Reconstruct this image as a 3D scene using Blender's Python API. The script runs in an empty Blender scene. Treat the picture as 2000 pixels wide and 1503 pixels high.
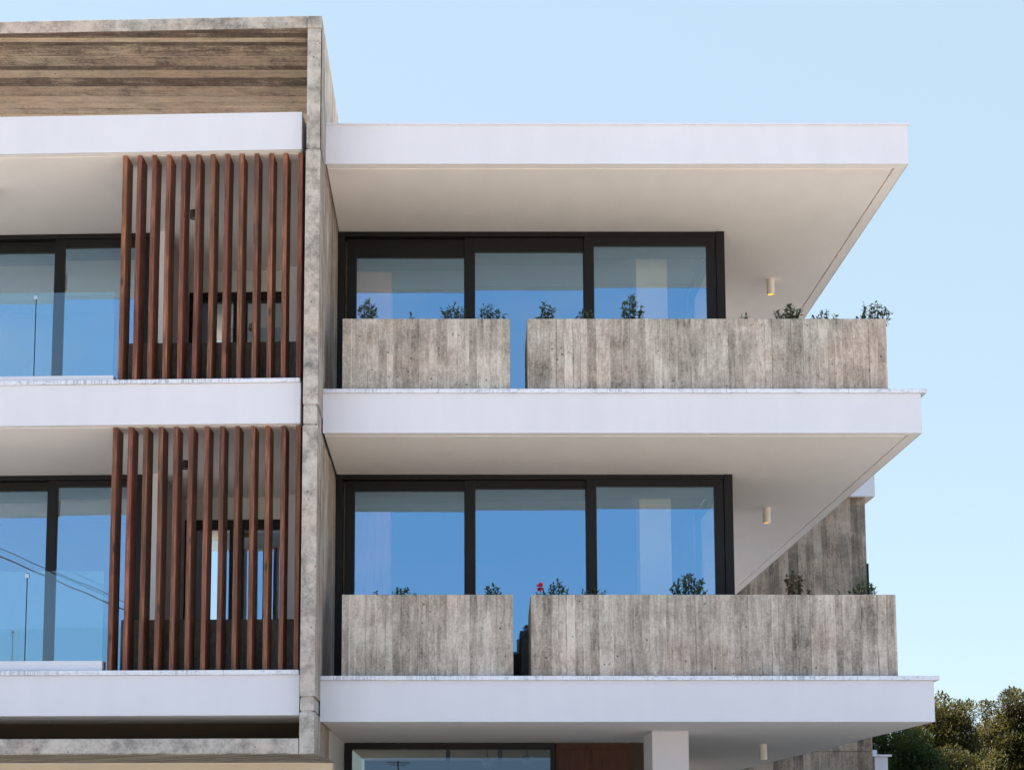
import bpy, math, random
from mathutils import Vector
C = bpy.context.scene.collection
S = bpy.context.scene
R = math.radians
# ------------------------------------------------------------ camera
cam = bpy.data.cameras.new('camera'); co = bpy.data.objects.new('camera', cam); C.objects.link(co)
co.location = (0, -18, 1.6); co.rotation_euler = (R(96.85), 0, 0)
cam.sensor_width = 36; cam.lens = 3132/2000*36
cam.shift_x = (1000-885)/2000; cam.shift_y = (1264-751.5)/2000
cam.clip_end = 3000; cam.clip_start = .1
S.camera = co
# ------------------------------------------------------------ sky, sun, exposure
SUN_EL, SUN_AZ = 59, -72            # azimuth from +Y (behind the building), minus = towards -X
w = bpy.data.worlds.new('World'); S.world = w; w.use_nodes = True
nt = w.node_tree; bg = nt.nodes['Background']
sky = nt.nodes.new('ShaderNodeTexSky'); sky.sky_type = 'NISHITA'; sky.sun_disc = False
sky.sun_elevation = R(SUN_EL); sky.sun_rotation = R(SUN_AZ)
sky.air_density = 1.0; sky.dust_density = .6; sky.ozone_density = 1.2; sky.altitude = 0
hz = nt.nodes.new('ShaderNodeMix'); hz.data_type = 'RGBA'; hz.inputs[0].default_value = .80        # thin even high haze
nt.links.new(sky.outputs[0], hz.inputs[6])
# the haze is palest towards the sun; the sky opposite stays a deeper blue with a few thin clouds
tc = nt.nodes.new('ShaderNodeTexCoord'); sp = nt.nodes.new('ShaderNodeSeparateXYZ'); nt.links.new(tc.outputs['Generated'], sp.inputs[0])
fr_ = nt.nodes.new('ShaderNodeMapRange'); nt.links.new(sp.outputs[1], fr_.inputs[0]); fr_.inputs[1].default_value = .35; fr_.inputs[2].default_value = -.5
hc = nt.nodes.new('ShaderNodeMix'); hc.data_type = 'RGBA'; nt.links.new(fr_.outputs[0], hc.inputs[0])
hc.inputs[6].default_value = (2.02, 2.62, 3.0, 1); hc.inputs[7].default_value = (1.25, 2.35, 3.75, 1); nt.links.new(hc.outputs[2], hz.inputs[7])
cn = nt.nodes.new('ShaderNodeTexNoise'); cn.inputs['Scale'].default_value = 4.5; cn.inputs['Detail'].default_value = 7; cn.inputs['Roughness'].default_value = .55
mp_ = nt.nodes.new('ShaderNodeMapping'); mp_.inputs['Scale'].default_value = (1, 1, 2.2); mp_.inputs['Location'].default_value = (.35, 0, .2)
nt.links.new(tc.outputs['Generated'], mp_.inputs[0]); nt.links.new(mp_.outputs[0], cn.inputs['Vector'])
cr_ = nt.nodes.new('ShaderNodeMapRange'); nt.links.new(cn.outputs[0], cr_.inputs[0]); cr_.inputs[1].default_value = .50; cr_.inputs[2].default_value = .72; cr_.inputs[4].default_value = .5
cm_ = nt.nodes.new('ShaderNodeMath'); cm_.operation = 'MULTIPLY'; nt.links.new(cr_.outputs[0], cm_.inputs[0]); nt.links.new(fr_.outputs[0], cm_.inputs[1])
cl = nt.nodes.new('ShaderNodeMix'); cl.data_type = 'RGBA'; nt.links.new(cm_.outputs[0], cl.inputs[0]); nt.links.new(hz.outputs[2], cl.inputs[6]); cl.inputs[7].default_value = (3.1, 3.3, 3.7, 1)
nt.links.new(cl.outputs[2], bg.inputs[0]); bg.inputs[1].default_value = .115
sl = bpy.data.lights.new('sun', 'SUN'); so = bpy.data.objects.new('sun', sl); C.objects.link(so)
sl.energy = 5.0; sl.angle = R(.5); sl.color = (1, .93, .83)
sd = Vector((math.sin(R(SUN_AZ))*math.cos(R(SUN_EL)), math.cos(R(SUN_AZ))*math.cos(R(SUN_EL)), math.sin(R(SUN_EL))))
so.rotation_euler = sd.to_track_quat('Z', 'Y').to_euler(); so.location = (-10, 30, 40)
S.view_settings.view_transform = 'Standard'; S.view_settings.look = 'None'
S.view_settings.exposure = 1.38; S.view_settings.gamma = 1; S.view_settings.use_curve_mapping = False
S.render.engine = 'CYCLES'
S.cycles.max_bounces = 12; S.cycles.diffuse_bounces = 6; S.cycles.transparent_max_bounces = 24
S.cycles.caustics_reflective = False; S.cycles.caustics_refractive = False

# ------------------------------------------------------------ node helpers
class N:
    def __init__(s, name):
        s.m = bpy.data.materials.new(name); s.m.use_nodes = True; s.t = s.m.node_tree
        s.b = s.t.nodes['Principled BSDF']; s.out = s.t.nodes['Material Output']
    def n(s, typ, ins=None, **kw):
        nd = s.t.nodes.new(typ)
        for k, v in kw.items(): setattr(nd, k, v)
        for k, v in (ins or {}).items(): s.set(nd.inputs[k], v)
        return nd
    def set(s, sock, v):
        if isinstance(v, bpy.types.NodeSocket): s.t.links.new(v, sock)
        elif isinstance(v, (tuple, list)) and len(v) == 3 and sock.type == 'RGBA': sock.default_value = (*v, 1)
        else: sock.default_value = v
    def math(s, op, a, b=0.0, c=None, clamp=False):
        nd = s.n('ShaderNodeMath', {0: a, 1: b}, operation=op); nd.use_clamp = clamp
        if c is not None: s.set(nd.inputs[2], c)
        return nd.outputs[0]
    def pos(s): return s.n('ShaderNodeNewGeometry').outputs['Position']
    def sep(s, v): return s.n('ShaderNodeSeparateXYZ', {0: v}).outputs
    def comb(s, x=0.0, y=0.0, z=0.0): return s.n('ShaderNodeCombineXYZ', {0: x, 1: y, 2: z}).outputs[0]
    def noise(s, vec, scale=5, detail=4, rough=.55, dist=0):
        return s.n('ShaderNodeTexNoise', {'Vector': vec, 'Scale': scale, 'Detail': detail, 'Roughness': rough, 'Distortion': dist}).outputs[0]
    def white(s, val):
        return s.n('ShaderNodeTexWhiteNoise', {'W': val}, noise_dimensions='1D').outputs['Value']
    def rng(s, v, a, b, c=0.0, d=1.0):
        return s.n('ShaderNodeMapRange', {0: v, 1: a, 2: b, 3: c, 4: d}).outputs[0]
    def mix(s, f, a, b, mode='MIX'):
        nd = s.n('ShaderNodeMix', data_type='RGBA', blend_type=mode)
        s.set(nd.inputs[0], f); s.set(nd.inputs[6], a); s.set(nd.inputs[7], b); return nd.outputs[2]
    def ramp(s, v, stops):
        nd = s.n('ShaderNodeValToRGB', {0: v}); cr = nd.color_ramp
        while len(cr.elements) < len(stops): cr.elements.new(.5)
        for e, (p, c) in zip(cr.elements, stops): e.position = p; e.color = (*c, 1)
        return nd.outputs[0]
    def bump(s, h, strength=.3, dist=.01):
        s.set(s.b.inputs['Normal'], s.n('ShaderNodeBump', {'Height': h, 'Strength': strength, 'Distance': dist}).outputs[0])
    def base(s, c, rough=.6, spec=.4):
        s.set(s.b.inputs['Base Color'], c); s.set(s.b.inputs['Roughness'], rough)
        s.b.inputs['Specular IOR Level'].default_value = spec
        return s

def concrete(name, mode='v', dark=(.115, .093, .074), mid=(.425, .36, .305), light=(.77, .68, .595), w=.105, contrast=1., tint=1., bw=.22):
    k = N(name); p = k.pos(); x, y, z = k.sep(p)
    if mode == 'v': u = k.math('ADD', x, y); al = z
    elif mode == 'h': u = k.math('ADD', y, k.math('MULTIPLY', z, 1.)); al = x
    else: u = k.math('ADD', x, y); al = z
    wob = k.math('MULTIPLY', k.noise(p, .9, 2), .05)
    uu = k.math('ADD', u, wob)
    # boards of unequal width: warp the board coordinate
    bc = k.math('ADD', k.math('DIVIDE', u, w), k.math('MULTIPLY', k.noise(k.comb(u), 2.1, 0), 3.5))
    idb = k.math('FLOOR', bc); fr = k.math('FRACT', bc)
    r1 = k.white(idb); r2 = k.white(k.math('ADD', idb, 77.3))
    ed = k.math('ABSOLUTE', k.math('SUBTRACT', fr, .5))
    joint = k.math('MULTIPLY', k.rng(ed, .44, .49), k.rng(k.noise(p, 6, 3, .6), .38, .6))
    grain = k.noise(k.comb(k.math('MULTIPLY', uu, 42), r1, k.math('MULTIPLY', al, 2.2)), 1, 8, .68, .6)
    grain2 = k.noise(k.comb(k.math('MULTIPLY', uu, 8.5), r2, k.math('MULTIPLY', al, .9)), 1, 5, .62, 1.2)
    blot = k.noise(p, 2.2, 6, .62, .7)
    fine = k.noise(p, 38, 5, .7)
    if mode == 'p': r1 = .5; joint = 0.0; grain = fine; grain2 = k.noise(p, 5, 6, .6)
    mott = k.noise(k.comb(k.math('MULTIPLY', uu, 20), k.math('MULTIPLY', r2, 9.), k.math('MULTIPLY', al, 7.5)), 1, 8, .72, 1.4) if mode != 'p' else k.noise(p, 9, 6, .65)
    patch = k.noise(k.comb(k.math('MULTIPLY', idb, 7.31), 0.0, k.math('MULTIPLY', al, 1.5)), 1, 4, .6, .3) if mode != 'p' else k.noise(p, 2.5, 5, .6)
    v = k.math('MULTIPLY_ADD', k.rng(patch, .3, .7), .26 if mode != 'p' else .16, k.math('MULTIPLY', r1, bw))
    v = k.math('ADD', v, -.05)
    v = k.math('MULTIPLY_ADD', k.rng(grain, .3, .7), .18*contrast, v)
    v = k.math('MULTIPLY_ADD', k.rng(grain2, .35, .65), .2*contrast, v)
    v = k.math('MULTIPLY_ADD', k.rng(mott, .3, .7), .30, v)
    v = k.math('MULTIPLY_ADD', k.rng(blot, .3, .7), .26, v)
    v = k.math('MULTIPLY_ADD', k.rng(fine, .3, .7), .22 if mode != 'p' else .08, v)
    v = k.math('ADD', v, -.25*contrast-.12+.1*(1-contrast))
    col = k.ramp(v, [(0, dark), (.42, mid), (.62, tuple((a+b)/2 for a, b in zip(mid, light))), (1, light)])
    hue = k.noise(p, .8, 3, .6, .8)
    col = k.mix(k.rng(hue, .5, .68, 0, .55*tint), col, (1.0, .86, .80), 'MULTIPLY')
    col = k.mix(k.rng(hue, .47, .33, 0, .5*tint), col, (.90, .98, .92), 'MULTIPLY')
    # dark pits and pale laitance drips
    vor = k.n('ShaderNodeTexVoronoi', {'Vector': p, 'Scale': 11.}).outputs['Distance']
    pit = k.math('MULTIPLY', k.rng(vor, .16, .06), k.rng(k.noise(p, 3.1, 2), .50, .56))
    col = k.mix(k.math('MULTIPLY', pit, .75), col, (.05, .045, .04))
    pale = k.math('MULTIPLY', joint, k.rng(k.white(k.math('ADD', idb, 11.1)), .45, .55)) if mode != 'p' else 0.0
    dk = k.math('MULTIPLY', joint, k.rng(k.white(k.math('ADD', idb, 11.1)), .55, .45)) if mode != 'p' else 0.0
    col = k.mix(k.math('MULTIPLY', pale, .5) if mode != 'p' else 0.0, col, light)
    col = k.mix(k.math('MULTIPLY', dk, .6) if mode != 'p' else 0.0, col, dark)
    k.base(col, .88, .25)
    h = k.math('MULTIPLY_ADD', grain, .3, k.math('MULTIPLY', r1, .6) if mode != 'p' else 0.0)
    h = k.math('MULTIPLY_ADD', fine, .25, h); h = k.math('SUBTRACT', h, k.math('MULTIPLY', pit, 1.2))
    if mode != 'p': h = k.math('ADD', h, k.math('SUBTRACT', k.math('MULTIPLY', pale, .5), k.math('MULTIPLY', dk, .8)))
    k.bump(h, .7 if mode != 'p' else .35, .012)
    return k.m

def plaster(name, col, var=.05, rough=.85):
    k = N(name); p = k.pos(); x, y, z = k.sep(p)
    a = k.noise(p, .55, 4, .5); b = k.noise(k.comb(k.math('MULTIPLY', x, 2.5), y, k.math('MULTIPLY', z, .6)), 1.6, 4)
    f = k.math('ADD', k.math('MULTIPLY', k.rng(a, .3, .7), .6), k.math('MULTIPLY', k.rng(b, .3, .7), .4))
    c = k.mix(f, tuple(v*(1-var*1.4) for v in col), tuple(min(1, v*(1+var)) for v in col))
    k.base(c, rough, .3); k.bump(k.noise(p, 140, 3, .6), .12, .002); return k.m

def marble():
    k = N('grey veined marble'); p = k.pos(); x, y, z = k.sep(p)
    s = k.noise(k.comb(k.math('MULTIPLY', k.math('ADD', x, y), 1), 0.0, k.math('MULTIPLY', z, 3)), 9, 7, .72, 1.5)
    t = k.noise(p, 1.4, 3); s2 = k.noise(k.comb(x, y, 0.0), 46, 3)
    v = k.math('ADD', k.rng(s, .52, .66), k.math('MULTIPLY', k.rng(t, .42, .65), k.rng(s2, .45, .6)), clamp=True)
    col = k.mix(k.math('MULTIPLY', v, .7), (.72, .715, .77), (.26, .27, .31))
    jn = k.math('FRACT', k.math('DIVIDE', k.math('ADD', x, 60.35), 1.18))
    col = k.mix(k.rng(jn, .0045, .0025, 0, .75), col, (.12, .11, .11))
    k.base(col, .35, .5); return k.m

def wood(name, a, b, c, horizontal=False):
    k = N(name); p = k.pos(); x, y, z = k.sep(p)
    rnd = k.n('ShaderNodeObjectInfo').outputs['Random']
    off = k.math('MULTIPLY', rnd, 37.)
    g = k.noise(k.comb(k.math('MULTIPLY_ADD', x, 22, off), k.math('MULTIPLY', y, 22), k.math('MULTIPLY', z, 1.1)), 1, 6, .62, 1.6)
    g2 = k.noise(k.comb(k.math('MULTIPLY_ADD', x, 90, off), k.math('MULTIPLY', y, 90), k.math('MULTIPLY', z, 3.5)), 1, 4, .6)
    kn = k.n('ShaderNodeTexVoronoi', {'Vector': k.comb(k.math('MULTIPLY_ADD', x, 6, off), k.math('MULTIPLY', y, 6), k.math('MULTIPLY', z, 1.9)), 'Scale': 1.}).outputs['Distance']
    f = k.math('ADD', k.math('MULTIPLY', k.rng(g, .3, .7), .65), k.math('MULTIPLY', k.rng(g2, .3, .7), .35))
    col = k.ramp(f, [(0, a), (.5, b), (1, c)])
    col = k.mix(k.rng(kn, .14, .05, 0, .8), col, tuple(v*.35 for v in a))
    hs = k.n('ShaderNodeHueSaturation', {'Hue': k.rng(rnd, 0, 1, .492, .508), 'Value': k.math('MULTIPLY', k.rng(k.white(off), 0, 1, .75, 1.25), k.rng(k.noise(k.comb(off, x, k.math('MULTIPLY', z, 1.3)), 1, 3, .6), .3, .7, .7, 1.25)), 'Color': col})
    k.base(hs.outputs[0], .55, .35); k.bump(g2, .3, .003); return k.m

def plain(name, col, rough=.5, metal=0., spec=.5):
    k = N(name); k.base(col, rough, spec); k.b.inputs['Metallic'].default_value = metal; return k.m

def glass(name, refl, rcol, tcol, rough=.0):
    k = N(name)
    k.t.nodes.remove(k.b)
    gl = k.n('ShaderNodeBsdfGlossy', {'Color': (*rcol, 1), 'Roughness': rough})
    tr = k.n('ShaderNodeBsdfTransparent', {'Color': (*tcol, 1)})
    # slight waviness of float glass
    nz = k.noise(k.pos(), 1.3, 1); bp = k.n('ShaderNodeBump', {'Height': nz, 'Strength': .012, 'Distance': .05})
    k.t.links.new(bp.outputs[0], gl.inputs['Normal'])
    fr = k.n('ShaderNodeLayerWeight', {'Blend': .5}).outputs['Fresnel']
    f = k.math('ADD', k.math('MULTIPLY', fr, .15), refl, clamp=True)
    f = k.math('MULTIPLY', f, k.math('SUBTRACT', 1.0, k.n('ShaderNodeNewGeometry').outputs['Backfacing']))
    mx = k.n('ShaderNodeMixShader', {0: f, 1: tr.outputs[0], 2: gl.outputs[0]})
    k.t.links.new(mx.outputs[0], k.out.inputs[0]); return k.m

def leafmat(name, c1, c2, c3, sc=1.5, trans=.35):
    k = N(name); p = k.pos()
    f = k.noise(p, sc, 3, .6); g = k.noise(p, sc*14, 2, .6)
    col = k.ramp(k.math('ADD', k.math('MULTIPLY', k.rng(f, .3, .7), .5), k.math('MULTIPLY', k.rng(g, .3, .7), .5)), [(.15, c1), (.5, c2), (.9, c3)])
    k.base(col, .5, .4)
    tl = k.n('ShaderNodeBsdfTranslucent', {'Color': col})
    mx = k.n('ShaderNodeMixShader', {0: trans, 1: k.b.outputs[0], 2: tl.outputs[0]})
    k.t.links.new(mx.outputs[0], k.out.inputs[0]); return k.m

def emit(name, col, st):
    k = N(name); k.base(col, .4); k.b.inputs['Emission Color'].default_value = (*col, 1); k.b.inputs['Emission Strength'].default_value = st; return k.m

M = dict(
    conc=concrete('board marked concrete'),
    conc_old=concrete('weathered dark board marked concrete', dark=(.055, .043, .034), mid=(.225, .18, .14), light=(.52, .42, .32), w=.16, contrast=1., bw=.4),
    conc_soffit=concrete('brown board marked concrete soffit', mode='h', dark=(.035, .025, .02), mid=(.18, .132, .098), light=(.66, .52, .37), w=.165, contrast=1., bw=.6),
    conc_plain=concrete('smooth cast concrete', mode='p', dark=(.13, .12, .11), mid=(.50, .44, .39), light=(.68, .615, .56), contrast=.6),
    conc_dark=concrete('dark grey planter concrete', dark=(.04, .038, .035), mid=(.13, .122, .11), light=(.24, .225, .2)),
    blind=plain('dark grey blind box', (.05, .052, .052), .6),
    gap=plaster('dark brown wall and shaded gap', (.07, .05, .035), .1),
    colw=plaster('bright white column paint', (.86, .86, .86), .01),
    white=plaster('white plaster', (.675, .655, .695), .045),
    soffit=plaster('off white soffit plaster', (.93, .875, .845), .035),
    cream=plaster('cream plaster', (.90, .78, .62), .04),
    greyw=plaster('pale grey plaster', (.60, .60, .58), .04),
    interior=plaster('warm grey interior paint', (.34, .26, .19), .03),
    intfloor=plain('interior floor', (.16, .13, .10), .5),
    marble=marble(),
    slat=wood('red brown stained timber', (.05, .016, .008), (.165, .056, .029), (.37, .155, .082)),
    door=wood('dark red brown door wood', (.05, .014, .008), (.09, .025, .012), (.13, .04, .02)),
    panel=wood('orange interior wood', (.70, .32, .12), (.82, .42, .18), (.9, .5, .24)),
    alu=plain('dark anthracite aluminium', (.009, .0085, .010), .45, 0., .22),
    gasket=plain('black rubber gasket', (.01, .01, .01), .6),
    steel=plain('brushed steel', (.6, .6, .6), .3, 1.),
    black=plain('black plastic', (.012, .012, .012), .5),
    glass=glass('blue reflective window glass', .48, (.45, .73, .98), (.98, .94, .84)),
    glass_dark=glass('dark tinted shop glass', .12, (.7, .85, 1.), (.5, .52, .5)),
    clear=glass('clear railing glass', .14, (.9, .97, 1.), (.90, .97, .96)),
    lampbody=plain('off white lamp metal', (.72, .66, .58), .5),
    bulb=emit('warm lamp light', (1., .56, .06), .62),
    lens=plain('unlit lamp lens', (.6, .6, .55), .3),
    leaf=leafmat('dark green leaves', (.03, .06, .025), (.065, .10, .04), (.16, .19, .10), 9),
    leafdry=leafmat('reddish green leaves', (.05, .04, .02), (.08, .07, .035), (.14, .12, .06), 6),
    stem=plain('brown twig', (.09, .06, .04), .8),
    petal=plain('red petals', (.55, .012, .02), .5),
    tree_olive=leafmat('olive and brown tree leaves', (.018, .018, .006), (.062, .060, .016), (.24, .20, .055), 1.3, .45),
    tree_green=leafmat('deep green tree leaves', (.012, .028, .006), (.035, .060, .012), (.11, .15, .03), 1.3, .4),
    bark=plain('bark', (.10, .07, .05), .9),
    soil=plain('soil', (.05, .035, .025), .95),
    rooftile=plain('red clay roof tile', (.33, .13, .08), .8),
)
k = N('asphalt'); p = k.pos(); k.base(k.mix(k.noise(p, 3, 5), (.26, .25, .24), (.33, .315, .30)), .9); k.bump(k.noise(p, 90, 3), .4, .01); M['asphalt'] = k.m
k = N('pale paving'); p = k.pos(); k.base(k.mix(k.noise(p, 2, 5), (.65, .595, .53), (.75, .695, .62)), .85)
br = k.n('ShaderNodeTexBrick', {'Vector': p, 'Scale': 2.5}); k.base(k.mix(br.outputs['Fac'], k.mix(k.noise(p, 2, 5), (.65, .595, .53), (.75, .695, .62)), (.2, .18, .15)), .85); M['paving'] = k.m
k = N('grey stone paving'); p = k.pos(); br = k.n('ShaderNodeTexBrick', {'Vector': p, 'Scale': 1.6}); k.base(k.mix(br.outputs['Fac'], k.mix(k.noise(p, 2, 5), (.17, .165, .155), (.25, .24, .225)), (.1, .1, .1)), .8); M['pave_dark'] = k.m
k = N('dry earth'); p = k.pos(); k.base(k.mix(k.noise(p, .3, 6), (.48, .41, .32), (.60, .52, .41)), .95); M['earth'] = k.m

# ------------------------------------------------------------ mesh helpers
ORG = {}
def ident(x, y, z): return (x, y, z)
WA = R(2.2); WX, WY = -1.67, -.45
def wing(x, y, z):                     # the left wing stands 2.2 degrees off the right one
    dx = x-WX; return (WX+dx*math.cos(WA)+y*math.sin(WA), WY-dx*math.sin(WA)+y*math.cos(WA), z)
class MB:
    def __init__(s, tf=ident): s.v = []; s.f = []; s.tf = tf
    def add(s, vs, fs):
        b = len(s.v); s.v += [s.tf(*q) for q in vs]; s.f += [tuple(b+i for i in f) for f in fs]; return s
    def box(s, x0, x1, y0, y1, z0, z1):
        return s.add([(x0, y0, z0), (x1, y0, z0), (x1, y1, z0), (x0, y1, z0), (x0, y0, z1), (x1, y0, z1), (x1, y1, z1), (x0, y1, z1)],
                     [(0, 3, 2, 1), (4, 5, 6, 7), (0, 1, 5, 4), (1, 2, 6, 5), (2, 3, 7, 6), (3, 0, 4, 7)])
    def frame(s, x0, x1, y0, y1, z0, z1, l, r, t, b):     # rectangular ring in the facade plane
        s.box(x0, x0+l, y0, y1, z0, z1); s.box(x1-r, x1, y0, y1, z0, z1)
        s.box(x0+l, x1-r, y0, y1, z1-t, z1)
        if b: s.box(x0+l, x1-r, y0, y1, z0, z0+b)
        return s
    def prismx(s, x0, x1, prof):                            # profile in (y, z), extruded along x
        n = len(prof); vs = [(x0, a, b) for a, b in prof]+[(x1, a, b) for a, b in prof]
        return s.add(vs, [tuple(range(n-1, -1, -1)), tuple(range(n, 2*n))]+[(i, (i+1) % n, n+(i+1) % n, n+i) for i in range(n)])
    def tube(s, a, b, r0, r1=None, n=10, cap=True):
        r1 = r0 if r1 is None else r1; a = Vector(a); b = Vector(b); d = (b-a).normalized()
        u = d.orthogonal().normalized(); w_ = d.cross(u); vs = []
        for c, r in ((a, r0), (b, r1)):
            for i in range(n):
                t = 2*math.pi*i/n; vs.append(tuple(c+(u*math.cos(t)+w_*math.sin(t))*r))
        fs = [(i, (i+1) % n, n+(i+1) % n, n+i) for i in range(n)]
        if cap: fs += [tuple(range(n-1, -1, -1)), tuple(range(n, 2*n))]
        return s.add(vs, fs)
    def build(s, name, mat, parent=None, bevel=0, smooth=False):
        org = ORG.get(parent.name, Vector()) if parent else (Vector(s.v[0]) if 0 else Vector())
        me = bpy.data.meshes.new(name); me.from_pydata([tuple(Vector(v)-org) for v in s.v], [], s.f); me.update()
        me.materials.append(M[mat])
        if smooth: me.shade_smooth()
        o = bpy.data.objects.new(name, me); C.objects.link(o)
        if parent: o.parent = parent; ORG[o.name] = org
        if bevel:
            b = o.modifiers.new('bevel', 'BEVEL'); b.width = bevel; b.segments = 2; b.limit_method = 'ANGLE'
        return o
def tag(o, label, cat=None, group=None, kind=None):
    if label: o['label'] = label
    if cat: o['category'] = cat
    if group: o['group'] = group
    if kind: o['kind'] = kind
    return o
def thing(name, loc, label, cat, group=None):
    o = bpy.data.objects.new(name, None); C.objects.link(o); o.location = loc; o.empty_display_size = .2
    ORG[o.name] = Vector(loc); return tag(o, label, cat, group)
rnd = random.Random(7)

# ------------------------------------------------------------ ground
def struct(name, mb, mat): return tag(mb.build(name, mat), None, kind='structure')
struct('ground', MB().add([(-900, -900, -.16), (900, -900, -.16), (900, 900, -.16), (-900, 900, -.16)], [(0, 1, 2, 3)]), 'earth')
struct('pavement', MB().box(-40, 40, -4.5, 30, -.15, 0), 'pave_dark')
struct('road', MB().box(-40, 40, -12, -4.504, -.15, -.13), 'asphalt')
struct('sidewalk', MB().box(-40, 40, -34, -12.004, -.15, 0), 'paving')

# ------------------------------------------------------------ the building
B = thing('apartment_building', (0, 2, 0), 'modern white and concrete apartment building with deep balconies and dark framed windows', 'building')
XR = 3.53                                                    # right end of the glazed body
def slab(x0, x1, y0, y1, zb, zt, tf=ident, groove=True, right_ring=True, name='balcony_slab', ring=.13):
    mb = MB(tf)
    z1 = zb+.03
    mb.box(x0, x1, y0, y1, z1, zt)                           # white edge band, body
    fe = .014
    mb.box(x0, x1, y0, y0+fe, zb-.001, z1)
    if right_ring: mb.box(x1-fe, x1, y0+fe, y1, zb-.001, z1)
    o = mb.build(name, 'white', B)
    s = MB(tf); g = .022
    xr = x1-ring if right_ring else x1
    e = .0145
    if groove:
        s.box(x0+e, x1-e, y0+e, y0+ring, zb, z1-.0005)               # border strip
        if right_ring: s.box(xr, x1-e, y0+ring+.0005, y1-e, zb, z1-.0005)
        s.box(x0+e, (xr-g if right_ring else x1-e), y0+ring+g, y1-e, zb, z1-.0005)
    else: s.box(x0+e, x1-e, y0+e, y1-e, zb, z1-.0005)
    s.build('soffit', 'soffit' , o)
    return o
def coping(x0, x1, y0, y1, z0, z1, parent, tf=ident):
    MB(tf).box(x0, x1, y0, y1, z0, z1).build('marble_edge', 'marble', parent, .004)

# right wing slabs
sr = slab(-1.498, 5.343, 0, 14, 9.473, 9.945, name='roof_slab')
MB().box(-1.497, 5.36, -.02, 14, 9.946, 9.965).build('roof_flashing', 'white', sr)
s2 = slab(-1.498, 5.39, 0, 14, 6.245, 6.708); coping(-1.497, 5.452, -.035, 14.0, 6.71, 6.757, s2)
s3 = slab(-1.498, 5.42, 0, 14, 2.925, 3.388, groove=False); coping(-1.497, 5.478, -.035, 14.0, 3.39, 3.44, s3)
# left wing slabs
def unwing(x, y):
    dx, dy = x-WX, y-WY; return WX+dx*math.cos(WA)-dy*math.sin(WA), dx*math.sin(WA)+dy*math.cos(WA)
l1 = slab(-11, -1.735, 0, 7, 9.452, 9.90, wing, True, False, 'roof_slab', .10)
l2 = slab(-11, -1.715, 0, 7, 6.243, 6.708, wing, True, False, ring=.10); coping(-11, -1.72, -.03, 7.0, 6.71, 6.757, l2, wing)
l3 = slab(-11, -1.69, 0, 7, 2.965, 3.408, wing, False, False); coping(-11, -1.695, -.03, 7.0, 3.41, 3.462, l3, wing)

# concrete frame: the fin between the wings with its joints, head and foot slabs to the left
fin = MB()
joints = [2.53, 2.995, 3.151, 6.189, 6.411, 9.392, 10.838]
dz = .009
for i in range(len(joints)-1):
    a, b = joints[i], joints[i+1]
    fin.box(-1.672 if i % 2 == 0 else -1.667, -1.506 if i % 2 == 0 else -1.514, -.6 if i % 2 == 0 else -.592, 2.3, a+(dz if i else 0), b-(dz if i < len(joints)-2 else 0))
    if i: fin.box(-1.655, -1.53, -.585, 2.29, a-dz, a+dz)
fin.build('concrete_fin', 'conc_fin' if 'conc_fin' in M else 'conc_plain', B, .006)
MB().box(-1.5055, -1.5015, -.56, 2.295, 3.17, 6.17).box(-1.5055, -1.5015, -.56, 2.295, 6.43, 9.37).box(-1.5055, -1.5015, -.56, 2.295, 9.41, 10.96).box(-1.5055, -1.5015, -.56, 2.295, 2.55, 2.98).build('fin_side_face', 'conc', B)
# head slab: y is wing-local
hd = MB(wing).box(-11, -1.672, -.15, 2.9, 10.842, 10.985).build('frame_head', 'conc_plain', B, .006)
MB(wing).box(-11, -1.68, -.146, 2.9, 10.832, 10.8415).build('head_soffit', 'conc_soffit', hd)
MB().box(-1.672, -1.506, -.6, 2.3, 10.84, 10.985).build('frame_corner', 'conc_plain', B, .006)
ft = MB(wing).box(-11, -1.674, -.15, 1.85, 2.54, 2.70).build('frame_foot', 'conc_plain', B, .006)
MB(wing).box(-11, -1.50, -.146, 1.85, 2.531, 2.5395).build('foot_soffit', 'conc', ft)
MB(wing).box(-11, -1.68, 1.2, 1.4, 2.702, 2.963).build('gap_wall', 'gap', B)

# ground floor
MB(wing).box(-11, -1.53, 1.86, 2.1, 0, 2.53).build('cream_wall', 'cream', B)
MB().box(-1.66, -1.487, 1.42, 4.1, 0, 2.922).build('side_wall', 'greyw', B)

def window(x0, x1, yw, z0, zt, sashes, tf=ident, right_post=.11, left_jamb=.09):
    """outer frame plus sashes; each sash = (x0, x1, y, stile, top, bottom)"""
    wf = MB(tf); wf.box(x0, x0+left_jamb, yw, yw+.2, z0, zt); wf.box(x1-right_post, x1, yw-.015, yw+.2, z0, zt+.0)
    wf.box(x0+left_jamb, x1-right_post, yw, yw+.2, zt-.06, zt); wf.box(x0+left_jamb, x1-right_post, yw, yw+.2, z0, z0+.04)
    wf.build('window_frame', 'alu', B, .003)
    for (a, b, y, st, zp) in sashes:
        sb = MB(tf).frame(a, b, y, y+.055, z0+.041, zt-.061, st, st, zt-.061-zp, .09).build('sliding_window', 'alu', B, .003)
        MB(tf).frame(a+st, b-st, y+.008, y+.04, z0+.131, zp-.0005, .012, .012, .012, .012).build('gasket', 'gasket', sb)
        MB(tf).box(a+st+.0125, b-st-.0125, y+.02, y+.03, z0+.144, zp-.013).build('pane', 'glass', sb)
        MB(tf).box(a+st+.01, b-st-.01, y+.075, y+.10, zp-.145, zt-.08).build('blind_box', 'blind', sb)
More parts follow.
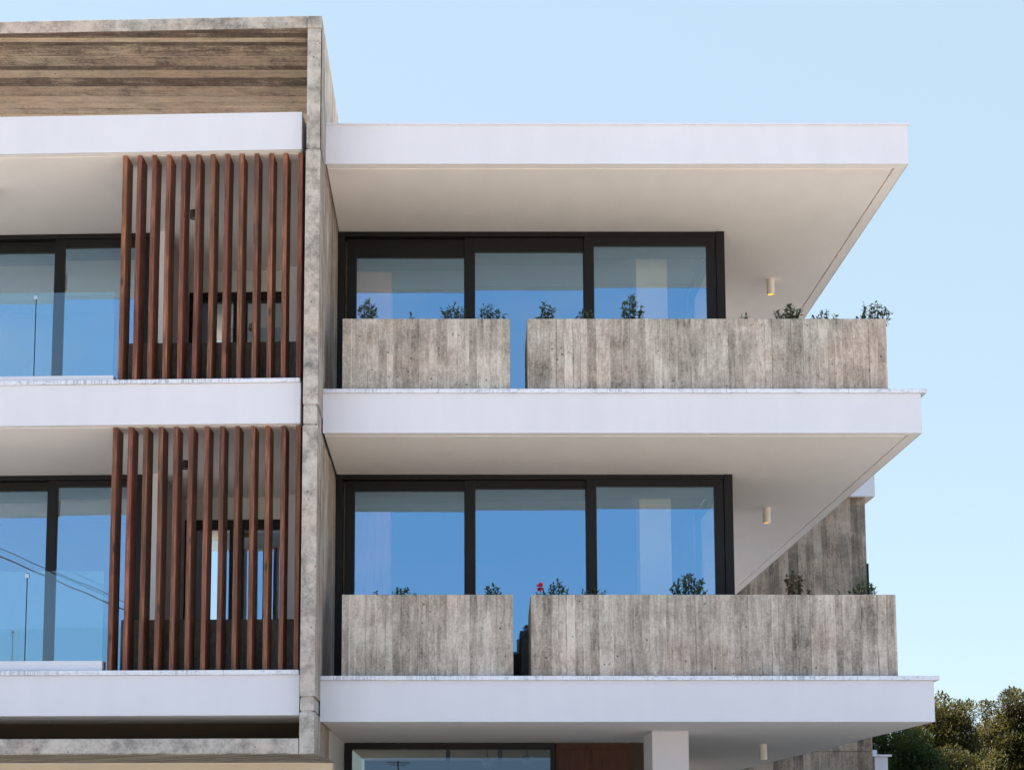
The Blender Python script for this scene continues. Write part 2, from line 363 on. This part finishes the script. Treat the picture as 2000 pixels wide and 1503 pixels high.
for zf, zc, t1, t2, t3, xo in ((6.757, 9.473, 9.17, 9.225, 9.287, XR), (3.44, 6.245, 6.06, 6.077, 6.097, XR+.04)):
    window(-1.50, xo, 2.1, zf, zc-.004, [(-1.385, .27, 2.215, .115, t1), (.15, 1.83, 2.16, .125, t2), (1.705, xo-.113, 2.108, .115, t3)])
# rooms behind the right windows
for zf, zc, xo in ((6.757, 9.473, XR), (3.44, 6.245, XR+.04)):
    rm = MB().box(-1.47, xo, 8.5, 8.7, zf, zc).box(-1.487, -1.37, 2.31, 8.5, zf, zc-.001).build('room_wall', 'interior', B)
    MB().box(xo-.13, xo, 4.6, 8.499, zf, zc-.001).build('side_wall', 'white', B)
    MB().box(-1.36, xo-.14, 2.31, 8.49, zc-.012, zc-.0045).build('room_ceiling', 'interior', rm)
    MB().box(-1.36, xo-.14, 2.31, 8.49, zf, zf+.01).build('room_floor', 'intfloor', rm)
    MB().box(2.43, 2.84, 2.55, 2.95, zf+.011, zc-.013).build('column', 'colw', B, .004)
    MB().box(-1.365, -.82, 2.5, 3.05, zf+.011, zc-.40).build('wardrobe', 'panel', B, .004)
    sf = MB()
    y0, y1 = 2.301, 4.599
    sf.box(xo-.10, xo-.03, y0, y0+.06, zf, zc-.005).box(xo-.10, xo-.03, y1-.09, y1, zf, zc-.005).box(xo-.10, xo-.03, y0+.06, y1-.09, zc-.1, zc-.005).box(xo-.10, xo-.03, y0+.06, y1-.09, zf, zf+.09)
    q = sf.build('side_window', 'alu', B); MB().box(xo-.07, xo-.06, y0+.0605, y1-.0905, zf+.0905, zc-.1005).build('pane', 'glass', q)
# left wing windows
for zf, zc, zp in ((6.757, 9.452, 9.28), (3.462, 6.243, 6.10)):
    window(-9.4, -3.96, 2.45, zf, zc-.004, [(-9.3, -7.2, 2.56, .11, zp-.03), (-7.3, -5.19, 2.56, .12, zp-.03), (-5.295, -4.03, 2.48, .125, zp)], wing, .07)
    MB(wing).box(-3.957, -3.815, 2.42, 3.9, zf, zc-.002).build('pier', 'white', B)
    MB(wing).box(-9.6, -4.05, 5.6, 5.8, zf, zc-.002).box(-9.6, -9.401, 2.7, 5.6, zf, zc-.002).build('room_wall', 'greyw', B)
    MB(wing).box(-3.96, -3.815, 3.902, 5.8, zf, zc-.002).build('room_wall', 'greyw', B)
    # back of the recessed loggia
    zl = zc-.30
    MB(wing).box(-3.814, -2.40, 3.9, 4.1, zl, zc-.002).build('lintel', 'greyw', B)
    MB(wing).box(-2.398, -1.60, 3.75, 4.1, zf, zc-.002).build('pier', 'white', B)
    wf = MB(wing)
    wf.frame(-3.814, -2.40, 3.92, 4.08, zf+.002, zl-.002, .10, .03, .08, .08)
    wf.box(-3.16, -3.06, 3.92, 4.08, zf+.082, zl-.082)
    wo = wf.build('window_frame', 'alu', B)
    wm = MB(wing)
    for a, b in ((-3.714, -3.16), (-3.06, -2.43)):
        f2 = MB(wing).frame(a+.001, b-.001, 3.95, 4.03, zf+.083, zl-.083, .045, .045, .05, .05).build('sash', 'alu', wo)
        MB(wing).box(a+.047, b-.047, 3.98, 3.99, zf+.134, zl-.134).build('pane', 'glass', wo)
    MB(wing).box(-3.81, -1.62, 6.4, 6.6, zf, zc-.002).build('room_wall', 'interior', B)

# ground floor front: shop window, wooden door, column
gw = MB(); yw = 3.9
gw.frame(-1.485, 1.40, yw, yw+.15, 0, 2.92, .10, .07, .085, .1)
gf = gw.build('window_frame', 'alu', B, .003)
MB().box(-1.384, 1.329, yw+.05, yw+.06, .1005, 2.8345).build('pane', 'glass_dark', gf)
MB().box(-.10, -.04, yw+.3, yw+.36, 0, 2.92).box(.62, .68, yw+.3, yw+.36, 0, 2.92).build('inner_mullion', 'alu', gf)
dr = MB().box(1.404, 2.42, yw-.03, yw+.1, 0, 2.915)
dr = dr.build('wooden_door', 'door', B, .004)
MB().box(1.43, 1.86, yw-.046, yw-.0305, .15, 2.84).box(1.89, 2.39, yw-.046, yw-.0305, .15, 2.84).build('door_panel', 'door', dr, .006)
MB().tube((1.52, yw-.1, .9), (1.52, yw-.1, 1.5), .015).tube((1.52, yw-.1, .95), (1.52, yw-.04, .95), .01).tube((1.52, yw-.1, 1.45), (1.52, yw-.04, 1.45), .01).build('handle', 'steel', dr)
MB().box(2.421, 2.6, yw-.01, 9.0, 0, 2.922).box(-1.48, 2.42, 8.8, 9.0, 0, 2.922).build('ground_floor_wall', 'gap', B)  # dark colour stands in for the shade in the gap beside the door
MB().box(2.42, 2.865, 1.5, 2.34, 0, 2.923).build('column', 'white', B, .005)

# rear wing far back on the right
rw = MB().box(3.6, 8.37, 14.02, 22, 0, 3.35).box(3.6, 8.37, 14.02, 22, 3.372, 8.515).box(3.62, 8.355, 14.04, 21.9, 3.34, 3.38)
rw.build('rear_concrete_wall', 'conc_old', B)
MB().box(3.6, 8.55, 13.9, 22, 8.52, 9.0).build('rear_roof_slab', 'white', B)
MB().box(8.0, 8.33, 13.5, 14.015, 5.2, 5.45).build('rear_ledge', 'white', B)
gr = thing('glass_screen', (8.26, 14, 5.45), 'thin dark edged glass screen on the side of the rear concrete wall', 'glass screen')
MB().box(8.245, 8.265, 13.55, 14.0, 5.452, 7.06).build('pane', 'clear', gr)
MB().box(8.238, 8.272, 13.50, 13.5495, 5.452, 7.07).build('post', 'alu', gr)

# ------------------------------------------------------------ timber screens
def screen(zb, zt, x0, pitch, label):
    t = thing('slat_screen', wing(-2.8, .2, zb), label, 'timber screen', 'vertical timber screens on the left balconies')
    for i in range(13):
        x = x0+pitch*i; jx = rnd.uniform(-.003, .003); tw = rnd.uniform(-.003, .003); sw = rnd.uniform(-.004, .004)
        mb = MB(wing)
        zs = 7; vs = []
        for j in range(zs+1):
            z = zb+(zt-zb)*j/zs; o = sw*math.sin(math.pi*j/zs)+jx
            for (a, b) in ((0, .07), (.052, .07), (.052, .355), (0, .355)): vs.append((x+o+a+tw*j/zs, b, z))
        fs = [(3, 2, 1, 0), tuple(4*zs+q for q in range(4))]
        for j in range(zs):
            for q in range(4): fs.append((4*j+q, 4*j+(q+1) % 4, 4*j+4+(q+1) % 4, 4*j+4+q))
        mb.add(vs, fs); mb.build('slat', 'slat', t, .003)
    return t
screen(6.76, 9.441, -3.812, .1693, 'red brown vertical timber slat screen on the upper left balcony, under the roof band')
screen(3.465, 6.232, -3.850, .1735, 'red brown vertical timber slat screen on the lower left balcony, below the middle white band')

# ------------------------------------------------------------ concrete planters
def planter(x0, x1, y0, y1, z0, z1, label, mat='conc', tf=ident, chamfer=False, side_arm=False, group='concrete planter walls on the balconies'):
    t = thing('concrete_planter', tf((x0+x1)/2, (y0+y1)/2, z0), label, 'planter', group)
    z0 += .002; th = .09; mb = MB(tf)
    mb.box(x0, x1, y0, y0+th, z0, z1)
    zb = z1-(.13 if chamfer else 0)
    mb.box(x0, x1, y1-th, y1, z0, zb)
    prof = [(y0+th, z0), (y1-th, z0), (y1-th, zb), (y0+th, z1)]
    mb.prismx(x0, x0+th, prof)
    mb.prismx(x1-th, x1, prof)
    if side_arm:
        mb.box(x1-th, x1, y1, 7.0, z0, z1); mb.box(x1-.75, x1-.75+th, y1, 7.0, z0, zb)
        mb.box(x1-.75+th, x1-th, 7.0-th, 7.0, z0, zb)
    mb.build('wall', mat, t, .006)
    s = MB(tf).box(x0+th, x1-th, y0+th, y1-th, z0, zb-.06)
    if side_arm: s.box(x1-.75+th, x1-th, y1-th+.0005, 7.0-th, z0, zb-.06)
    s.build('soil', 'soil', t)
planter(-1.288, .662, .1, .62, 6.757, 7.633, 'short concrete planter on the upper right balcony, next to the fin')
planter(.865, 5.044, .1, .78, 6.757, 7.633, 'long concrete planter on the upper right balcony, reaching the corner', chamfer=True, side_arm=True)
planter(-1.268, .684, .1, .62, 3.44, 4.384, 'short concrete planter on the lower right balcony, next to the fin')
planter(.888, 5.05, .1, .78, 3.44, 4.384, 'long concrete planter with the red flower, on the lower right balcony', chamfer=True, side_arm=True)
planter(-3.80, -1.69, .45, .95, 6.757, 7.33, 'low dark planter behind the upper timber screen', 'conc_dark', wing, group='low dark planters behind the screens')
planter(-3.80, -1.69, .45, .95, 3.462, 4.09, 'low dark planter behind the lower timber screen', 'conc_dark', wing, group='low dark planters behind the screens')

# ------------------------------------------------------------ glass railings on the left
def railing(zf, zk, zt, xe, label):
    t = thing('glass_railing', wing(-6, .1, zf), label, 'railing', 'glass railings on the left balconies')
    MB(wing).box(-9.5, xe, .06, .22, zf+.002, zk).build('kerb', 'white', t, .004)
    xs = [-8.2, -6.5, -4.79, xe-.01]
    for a, b in zip(xs, xs[1:]):
        MB(wing).box(a+.006, b-.006, .115, .13, zk+.001, zt).build('glass_panel', 'clear', t)
    for x in xs[:-1]:
        MB(wing).box(x-.003, x+.003, .113, .132, zk+.002, zt-.02).build('joint', 'gasket', t)
        MB(wing).box(x-.022, x+.022, .105, .14, zt-.075, zt-.03).build('clip', 'steel', t, .003)
railing(6.757, 6.835, 7.83, -3.86, 'frameless glass railing on a white kerb, upper left balcony')
railing(3.462, 3.58, 4.60, -3.90, 'frameless glass railing on a white kerb, lower left balcony')

# ------------------------------------------------------------ ceiling lamps
def lamp(x, y, z, label, lit=True, body='lampbody', h=.22, r=.054):
    t = thing('ceiling_lamp', (x, y, z), label, 'lamp', 'cylinder lamps under the slabs')
    mb = MB(); n = 24; pr = [(r*.55, 0), (r, 0), (r, -h), (r*.86, -h), (r*.82, -h+.02)]
    vs = []; fs = []
    for (rr, zz) in pr:
        for i in range(n): a = 2*math.pi*i/n; vs.append((x+rr*math.cos(a), y+rr*math.sin(a), z+zz-.001))
    for j in range(len(pr)-1):
        for i in range(n): fs.append((j*n+i, j*n+(i+1) % n, (j+1)*n+(i+1) % n, (j+1)*n+i))
    mb.add(vs, fs); mb.build('housing', body, t, smooth=False)
    MB().tube((x, y, z-h+.012), (x, y, z-h+.022), r*.84, n=20).build('bulb', 'bulb' if lit else 'lens', t)
lamp(4.49, 3.91, 9.473, 'lit cream cylinder lamp under the roof slab')
lamp(4.41, 4.17, 6.245, 'lit cream cylinder lamp under the middle slab at right')
lamp(4.29, 4.2, 2.925, 'unlit cream cylinder lamp under the lowest slab, right of the white column', False)
lx, ly, _ = wing(-5.62, 1.0, 0)
lamp(lx, ly, 9.452, 'lamp mirrored in the upper left window glass', True, 'lampbody')
lamp(lx, ly, 6.243, 'lamp mirrored in the lower left window glass', True, 'lampbody')
lx, ly, _ = wing(-3.32, 1.75, 0)
lamp(lx, ly, 9.452, 'small dark lamp under the roof, behind the upper timber screen', False, 'black', .1)
lamp(lx-.05, ly, 6.243, 'small dark lamp behind the lower timber screen', False, 'black', .1)

for gx, gz, lb in ((.47, 2.66, 'white globe standing in for a reflection in the ground floor glass, the left of the two'), (1.02, 2.70, 'white globe standing in for a reflection in the ground floor glass, next to the wooden door')):
    t = thing('reflection_globe', (gx, 4.12, gz), lb, 'lamp', 'globes standing in for reflections in the ground floor window')  # solid white globes added in place of round reflections in the glass
    mb = MB(); n = 16; vs = []; fs = []
    for j in range(9):
        a = math.pi*j/8
        for i in range(n): b = 2*math.pi*i/n; vs.append((gx+.075*math.sin(a)*math.cos(b), 4.12+.075*math.sin(a)*math.sin(b), gz+.075*math.cos(a)))
    for j in range(8):
        for i in range(n): fs.append((j*n+i, (j+1)*n+i, (j+1)*n+(i+1) % n, j*n+(i+1) % n))
    mb.add(vs, fs); mb.build('globe', 'colw', t, smooth=True)
    MB().tube((gx, 4.12, gz+.076), (gx, 4.12, 2.915), .008, n=6).build('rod', 'black', t)

# ------------------------------------------------------------ dark objects in the planter gaps
t = thing('barbecue', (.95, 1.0, 3.44), 'tall dark barbecue in the gap between the lower right planters', 'barbecue')
MB().prismx(.80, 1.35, [(.85, 3.46), (1.3, 3.46), (1.3, 4.05), (1.1, 4.1), (.85, 3.99)]).build('body', 'black', t, .01)
MB().add([(.80, .86, 3.95), (.90, .86, 4.12), (1.2, .86, 4.12), (1.3, .86, 3.95), (.80, 1.28, 3.95), (.90, 1.28, 4.12), (1.2, 1.28, 4.12), (1.3, 1.28, 3.95)],
         [(3, 2, 1, 0), (4, 5, 6, 7), (0, 1, 5, 4), (1, 2, 6, 5), (2, 3, 7, 6), (3, 0, 4, 7)]).build('lid', 'black', t, .008)
MB().tube((.86, .84, 4.13), (.98, .84, 4.08), .010).tube((.98, .84, 4.08), (.98, .9, 4.05), .008).build('handle', 'black', t)
t = thing('storage_box', (.95, 1.0, 6.757), 'low dark box showing in the gap between the upper right planters', 'box')
MB().box(.79, 1.3, .82, 1.2, 6.76, 6.83).build('body', 'black', t, .006)
MB().box(.782, 1.31, .81, 1.21, 6.831, 6.85).build('lid', 'black', t, .003)

# ------------------------------------------------------------ plants
def leafq(mb, p, d, up, L, W):
    d = d.normalized(); s = d.cross(up)
    if s.length < .05: s = d.orthogonal()
    s.normalize(); n = s.cross(d)
    a = p; b = p+d*L*.45+s*W*.5+n*W*.12; c = p+d*L; e = p+d*L*.45-s*W*.5+n*W*.12
    mid = p+d*L*.5-n*W*.08
    mb.add([tuple(a), tuple(b), tuple(c), tuple(e), tuple(mid)], [(0, 1, 4), (1, 2, 4), (2, 3, 4), (3, 0, 4)])
def rvec(r_, zb=0): 
    v = Vector((r_.gauss(0, 1), r_.gauss(0, 1), r_.gauss(0, 1)+zb)); return v.normalized()
def plant(px, y, z0, ztop, wid, label, seed, mat='leaf', lean=0, flower=None, dens=1., name='shrub', cat='plant'):
    r_ = random.Random(seed); t = thing(name, (px, y, z0), label, cat, 'small plants growing in the concrete planters')
    st = MB(); lf = MB(); H = ztop-z0
    ns = max(3, int(wid/.035))
    for i in range(ns):
        fx = (i+.5)/ns-.5
        h = H*(1-abs(fx)*r_.uniform(.15, .75)) if i != ns//2 else H
        tip = Vector((px+fx*wid*1.2+lean*h+r_.uniform(-.015, .015), y+r_.uniform(-.08, .08), z0+h-.01))
        base = Vector((px+fx*wid*.35, y+r_.uniform(-.03, .03), z0))
        midp = (base+tip)/2+Vector((r_.uniform(-.02, .02), 0, 0)); pts = [base, midp, tip]
        st.tube(base, midp, .004, .003, 5); st.tube(midp, tip, .003, .0015, 5)
        n = int(h/.0062*dens)
        for j in range(n):
            f = .15+.85*j/n; p = base.lerp(midp, f*2) if f < .5 else midp.lerp(tip, f*2-1)
            d = rvec(r_, .35); q = p+d*.006
            leafq(lf, q, d, Vector((0, 0, 1)), r_.uniform(.035, .062), r_.uniform(.019, .031))
        for j in range(2):                                   # side twigs
            f = r_.uniform(.5, .95); p = midp.lerp(tip, max(0, f*2-1)); d = rvec(r_, .6); e = p+d*r_.uniform(.03, .07)
            st.tube(p, e, .002, .001, 4)
            for m in range(int(6*dens)): leafq(lf, p.lerp(e, r_.uniform(.2, 1)), rvec(r_, .3), Vector((0, 0, 1)), r_.uniform(.02, .036), r_.uniform(.01, .017))
    st.build('stem', 'stem', t); lf.build('foliage', mat, t)
    if flower:
        fl = MB(); c = Vector(flower); sm = MB().tube((px-.02, y, z0), c, .003, .002, 5); sm.build('flower_stem', 'stem', t)
        for i in range(46):
            d = rvec(r_, .3); leafq(fl, c+d*.012, d, Vector((0, 0, 1)), r_.uniform(.035, .06), r_.uniform(.028, .042))
        fl.build('flower', 'petal', t)
f_, D_, th = 3132., 18., R(6.85)
def at(px, py, Y):                    # photo point -> facade coordinates on the plane y = Y
    u = (px-885)/f_; v = (1264-py)/f_; c, s = math.cos(th), math.sin(th)
    t = (Y+D_)/(c-v*s); return u*t, 1.6+(s+v*c)*t
US, LS = 7.633-.06-.03, 4.384-.06-.03
up = [(718, 586, 34, 'bushy upright green plant at the left end of the upper short planter', 'leaf', 1.2),
      (803, 614, 18, 'tiny sprig barely showing over the middle of the upper short planter', 'leaf', .6),
      (886, 599, 46, 'spreading plant in the upper short planter, in front of the window mullion', 'leaf', .9),
      (957, 594, 52, 'loose two tipped plant at the right end of the upper short planter', 'leaf', .7),
      (1065, 588, 34, 'dense pointed plant at the left end of the upper long planter', 'leaf', 1.),
      (1137, 606, 36, 'low plant in front of the second window mullion, upper long planter', 'leaf', .8),
      (1232, 578, 40, 'tallest leafy plant of the upper long planter, before the right window', 'leaf', 1.1),
      (1452, 612, 24, 'small low tuft below the lit lamp on the upper long planter', 'leaf', .9),
      (1541, 592, 48, 'broad bushy plant left of the soffit edge on the upper long planter', 'leaf', 1.1),
      (1608, 609, 40, 'low dark plant against the sky on the upper long planter', 'leaf', 1.),
      (1690, 590, 60, 'airy leaning plant at the right corner of the upper long planter', 'leaf', .8)]
lo = [(734, 1153, 12, 'tiny sprig at the left of the lower short planter', 'leaf', .6),
      (791, 1146, 42, 'low green tuft on the lower short planter', 'leaf', .9),
      (964, 1142, 32, 'rounded green plant at the right end of the lower short planter', 'leaf', 1.1),
      (1091, 1133, 32, 'dense dark plant beside the red flower', 'leaf', 1.2),
      (1156, 1144, 50, 'loose plant before the window mullion on the lower long planter', 'leaf', .7),
      (1345, 1118, 66, 'widest bushy plant, before the right window on the lower long planter', 'leaf', 1.1),
      (1551, 1113, 30, 'tall narrow leafy plant before the rear concrete wall', 'leafdry', 1.2),
      (1582, 1152, 26, 'few reddish leaves just right of the tall narrow plant', 'leafdry', .6),
      (1636, 1153, 28, 'tiny low tuft before the rear concrete wall, lower long planter', 'leaf', .6),
      (1686, 1134, 52, 'spreading plant at the right corner of the lower long planter', 'leaf', .9)]
for i, (px, py, wpx, lb, mt, dn) in enumerate(up+lo):
    y = .33; x, zt = at(px, py, y); z0 = US if i < len(up) else LS
    if px > 1020: z0 -= .08
    plant(x, y, z0-.1, zt, wpx/171., lb, 100+i, mt, lean=(.25 if px in (1690,) else 0), dens=dn)
x, zt = at(1055, 1146, .3)
plant(x+.02, .3, LS-.18, at(1068, 1150, .3)[1], .10, 'red flower on a thin stalk at the left end of the lower long planter', 555, 'leaf', flower=(x, .3, zt), name='flowering_plant', cat='flower', dens=.6)

# ------------------------------------------------------------ trees
def tree(x, y, h, rx, rz, label, mat, seed, nclump, name='garden_tree', lsz=.10):
    r_ = random.Random(seed); t = thing(name, (x, y, 0), label, 'tree', 'trees beyond the building')
    tk = MB(); cz = h-rz
    tk.tube((x, y, 0), (x+.05, y, cz-.4*rz), .16, .11, 10)
    lf = MB()
    for i in range(nclump):
        d = rvec(r_); rr = r_.uniform(.55, 1.0) if i % 4 else r_.uniform(.2, .6)
        c = Vector((x+d.x*rx*rr, y+d.y*rx*rr, cz+d.z*rz*rr*(.94 if d.z > 0 else 1)))
        if i % 5 == 0: tk.tube((x+.05, y, cz-.4*rz), c, .05, .012, 5)
        cr = r_.uniform(.22, .46)
        for j in range(int(480*cr/.35)):
            e = rvec(r_, .15); q = c+Vector((e.x, e.y, e.z*.85))*cr*(r_.random()**.45)
            leafq(lf, q, (e+rvec(r_)*.8+Vector((0, 0, .2))), Vector((0, 0, 1)), lsz*r_.uniform(.7, 1.25), lsz*r_.uniform(.28, .42))
    for j in range(nclump*150):
        e = rvec(r_); q = Vector((x, y, cz))+Vector((e.x*rx, e.y*rx, e.z*rz))*(r_.random()**.4)*.93
        leafq(lf, q, rvec(r_), Vector((0, 0, 1)), lsz*r_.uniform(1.0, 1.6), lsz*r_.uniform(.5, .7))
    tk.build('trunk', 'bark', t); lf.build('crown', mat, t)
tree(12.55, 23.5, 5.60, 1.25, 2.5, 'olive brown tree just right of the lowest slab corner', 'tree_olive', 1, 110)
tree(15.15, 24.5, 5.80, 1.7, 2.9, 'larger rounded golden olive tree at the right edge of the picture', 'tree_olive', 2, 190)
tree(13.7, 25.8, 4.9, 2.0, 2.6, 'brown tree low in the gap between the two olive crowns', 'tree_olive', 6, 120)
tree(10.3, 20.0, 4.75, 1.5, 2.6, 'dark green tree under the lowest slab, behind the white gate pier', 'tree_green', 3, 150, lsz=.08)
tree(12.3, 21.0, 3.9, 1.3, 2.1, 'low olive tree in front, beside the dark green tree', 'tree_olive', 4, 110, lsz=.09)

# ------------------------------------------------------------ white gate pier beside the rear wall
t = thing('gate_pier', (8.73, 14.9, 0), 'white pier with a flat cap beside the rear concrete wall', 'pier')
MB().box(8.61, 8.88, 14.8, 15.07, 0, 3.30).build('shaft', 'white', t, .004)
MB().box(8.55, 8.95, 14.74, 15.13, 3.302, 3.34).build('cap', 'marble', t, .004)
MB().box(8.58, 8.68, 14.85, 14.95, 3.342, 3.44).build('finial', 'white', t, .004)

# ------------------------------------------------------------ across the street (seen only mirrored in the glass)
t = thing('village_house', (9, -42, 0), 'low house with a red tiled roof, mirrored in the ground floor window', 'house')
MB().box(3.5, 18, -50, -40, 0, 3.7).build('wall', 'cream', t)
rf = MB()
rf.add([(3, -39.5, 3.6), (18.5, -39.5, 3.6), (18.5, -50.5, 3.6), (3, -50.5, 3.6), (8, -45, 6.2), (13.5, -45, 6.2)], [(1, 0, 4, 5), (0, 3, 4), (3, 2, 5, 4), (2, 1, 5), (0, 1, 2, 3)])
rf.build('roof', 'rooftile', t)
t = thing('aerial', (-2.6, -42, 0), 'thin roof aerial on a mast, mirrored in the ground floor window', 'aerial')
MB().tube((-2.3, -42, 0), (-2.3, -42, 5.0), .03, n=6).build('mast', 'black', t)
MB().tube((-2.8, -42, 4.9), (-1.8, -42, 4.9), .02, n=5).tube((-2.65, -42, 4.8), (-1.95, -42, 4.8), .015, n=5).build('antenna_rods', 'black', t)
def mirrored(px, py, Yv):
    x, z = at(px, py, Yv); xl, yl = unwing(x, Yv); X, Y, _ = wing(xl, 2*2.49-yl, 0); return Vector((X, Y, z))
for i, (a, b) in enumerate((((-300, 948), (300, 1215)), ((-300, 934), (300, 1199)))):
    p, q = mirrored(*a, 24), mirrored(*b, 30)
    mb = MB(); pts = [p.lerp(q, j/12)+Vector((0, 0, -.05*math.sin(math.pi*j/12))) for j in range(13)]
    for c, d in zip(pts, pts[1:]): mb.tube(c, d, .022 if i == 0 else .012, n=6, cap=False)
    tag(mb.build('overhead_wire', 'black'), ('thick' if i == 0 else 'thin')+' overhead wire mirrored in the lower left window', 'wire', 'overhead wires across the street')
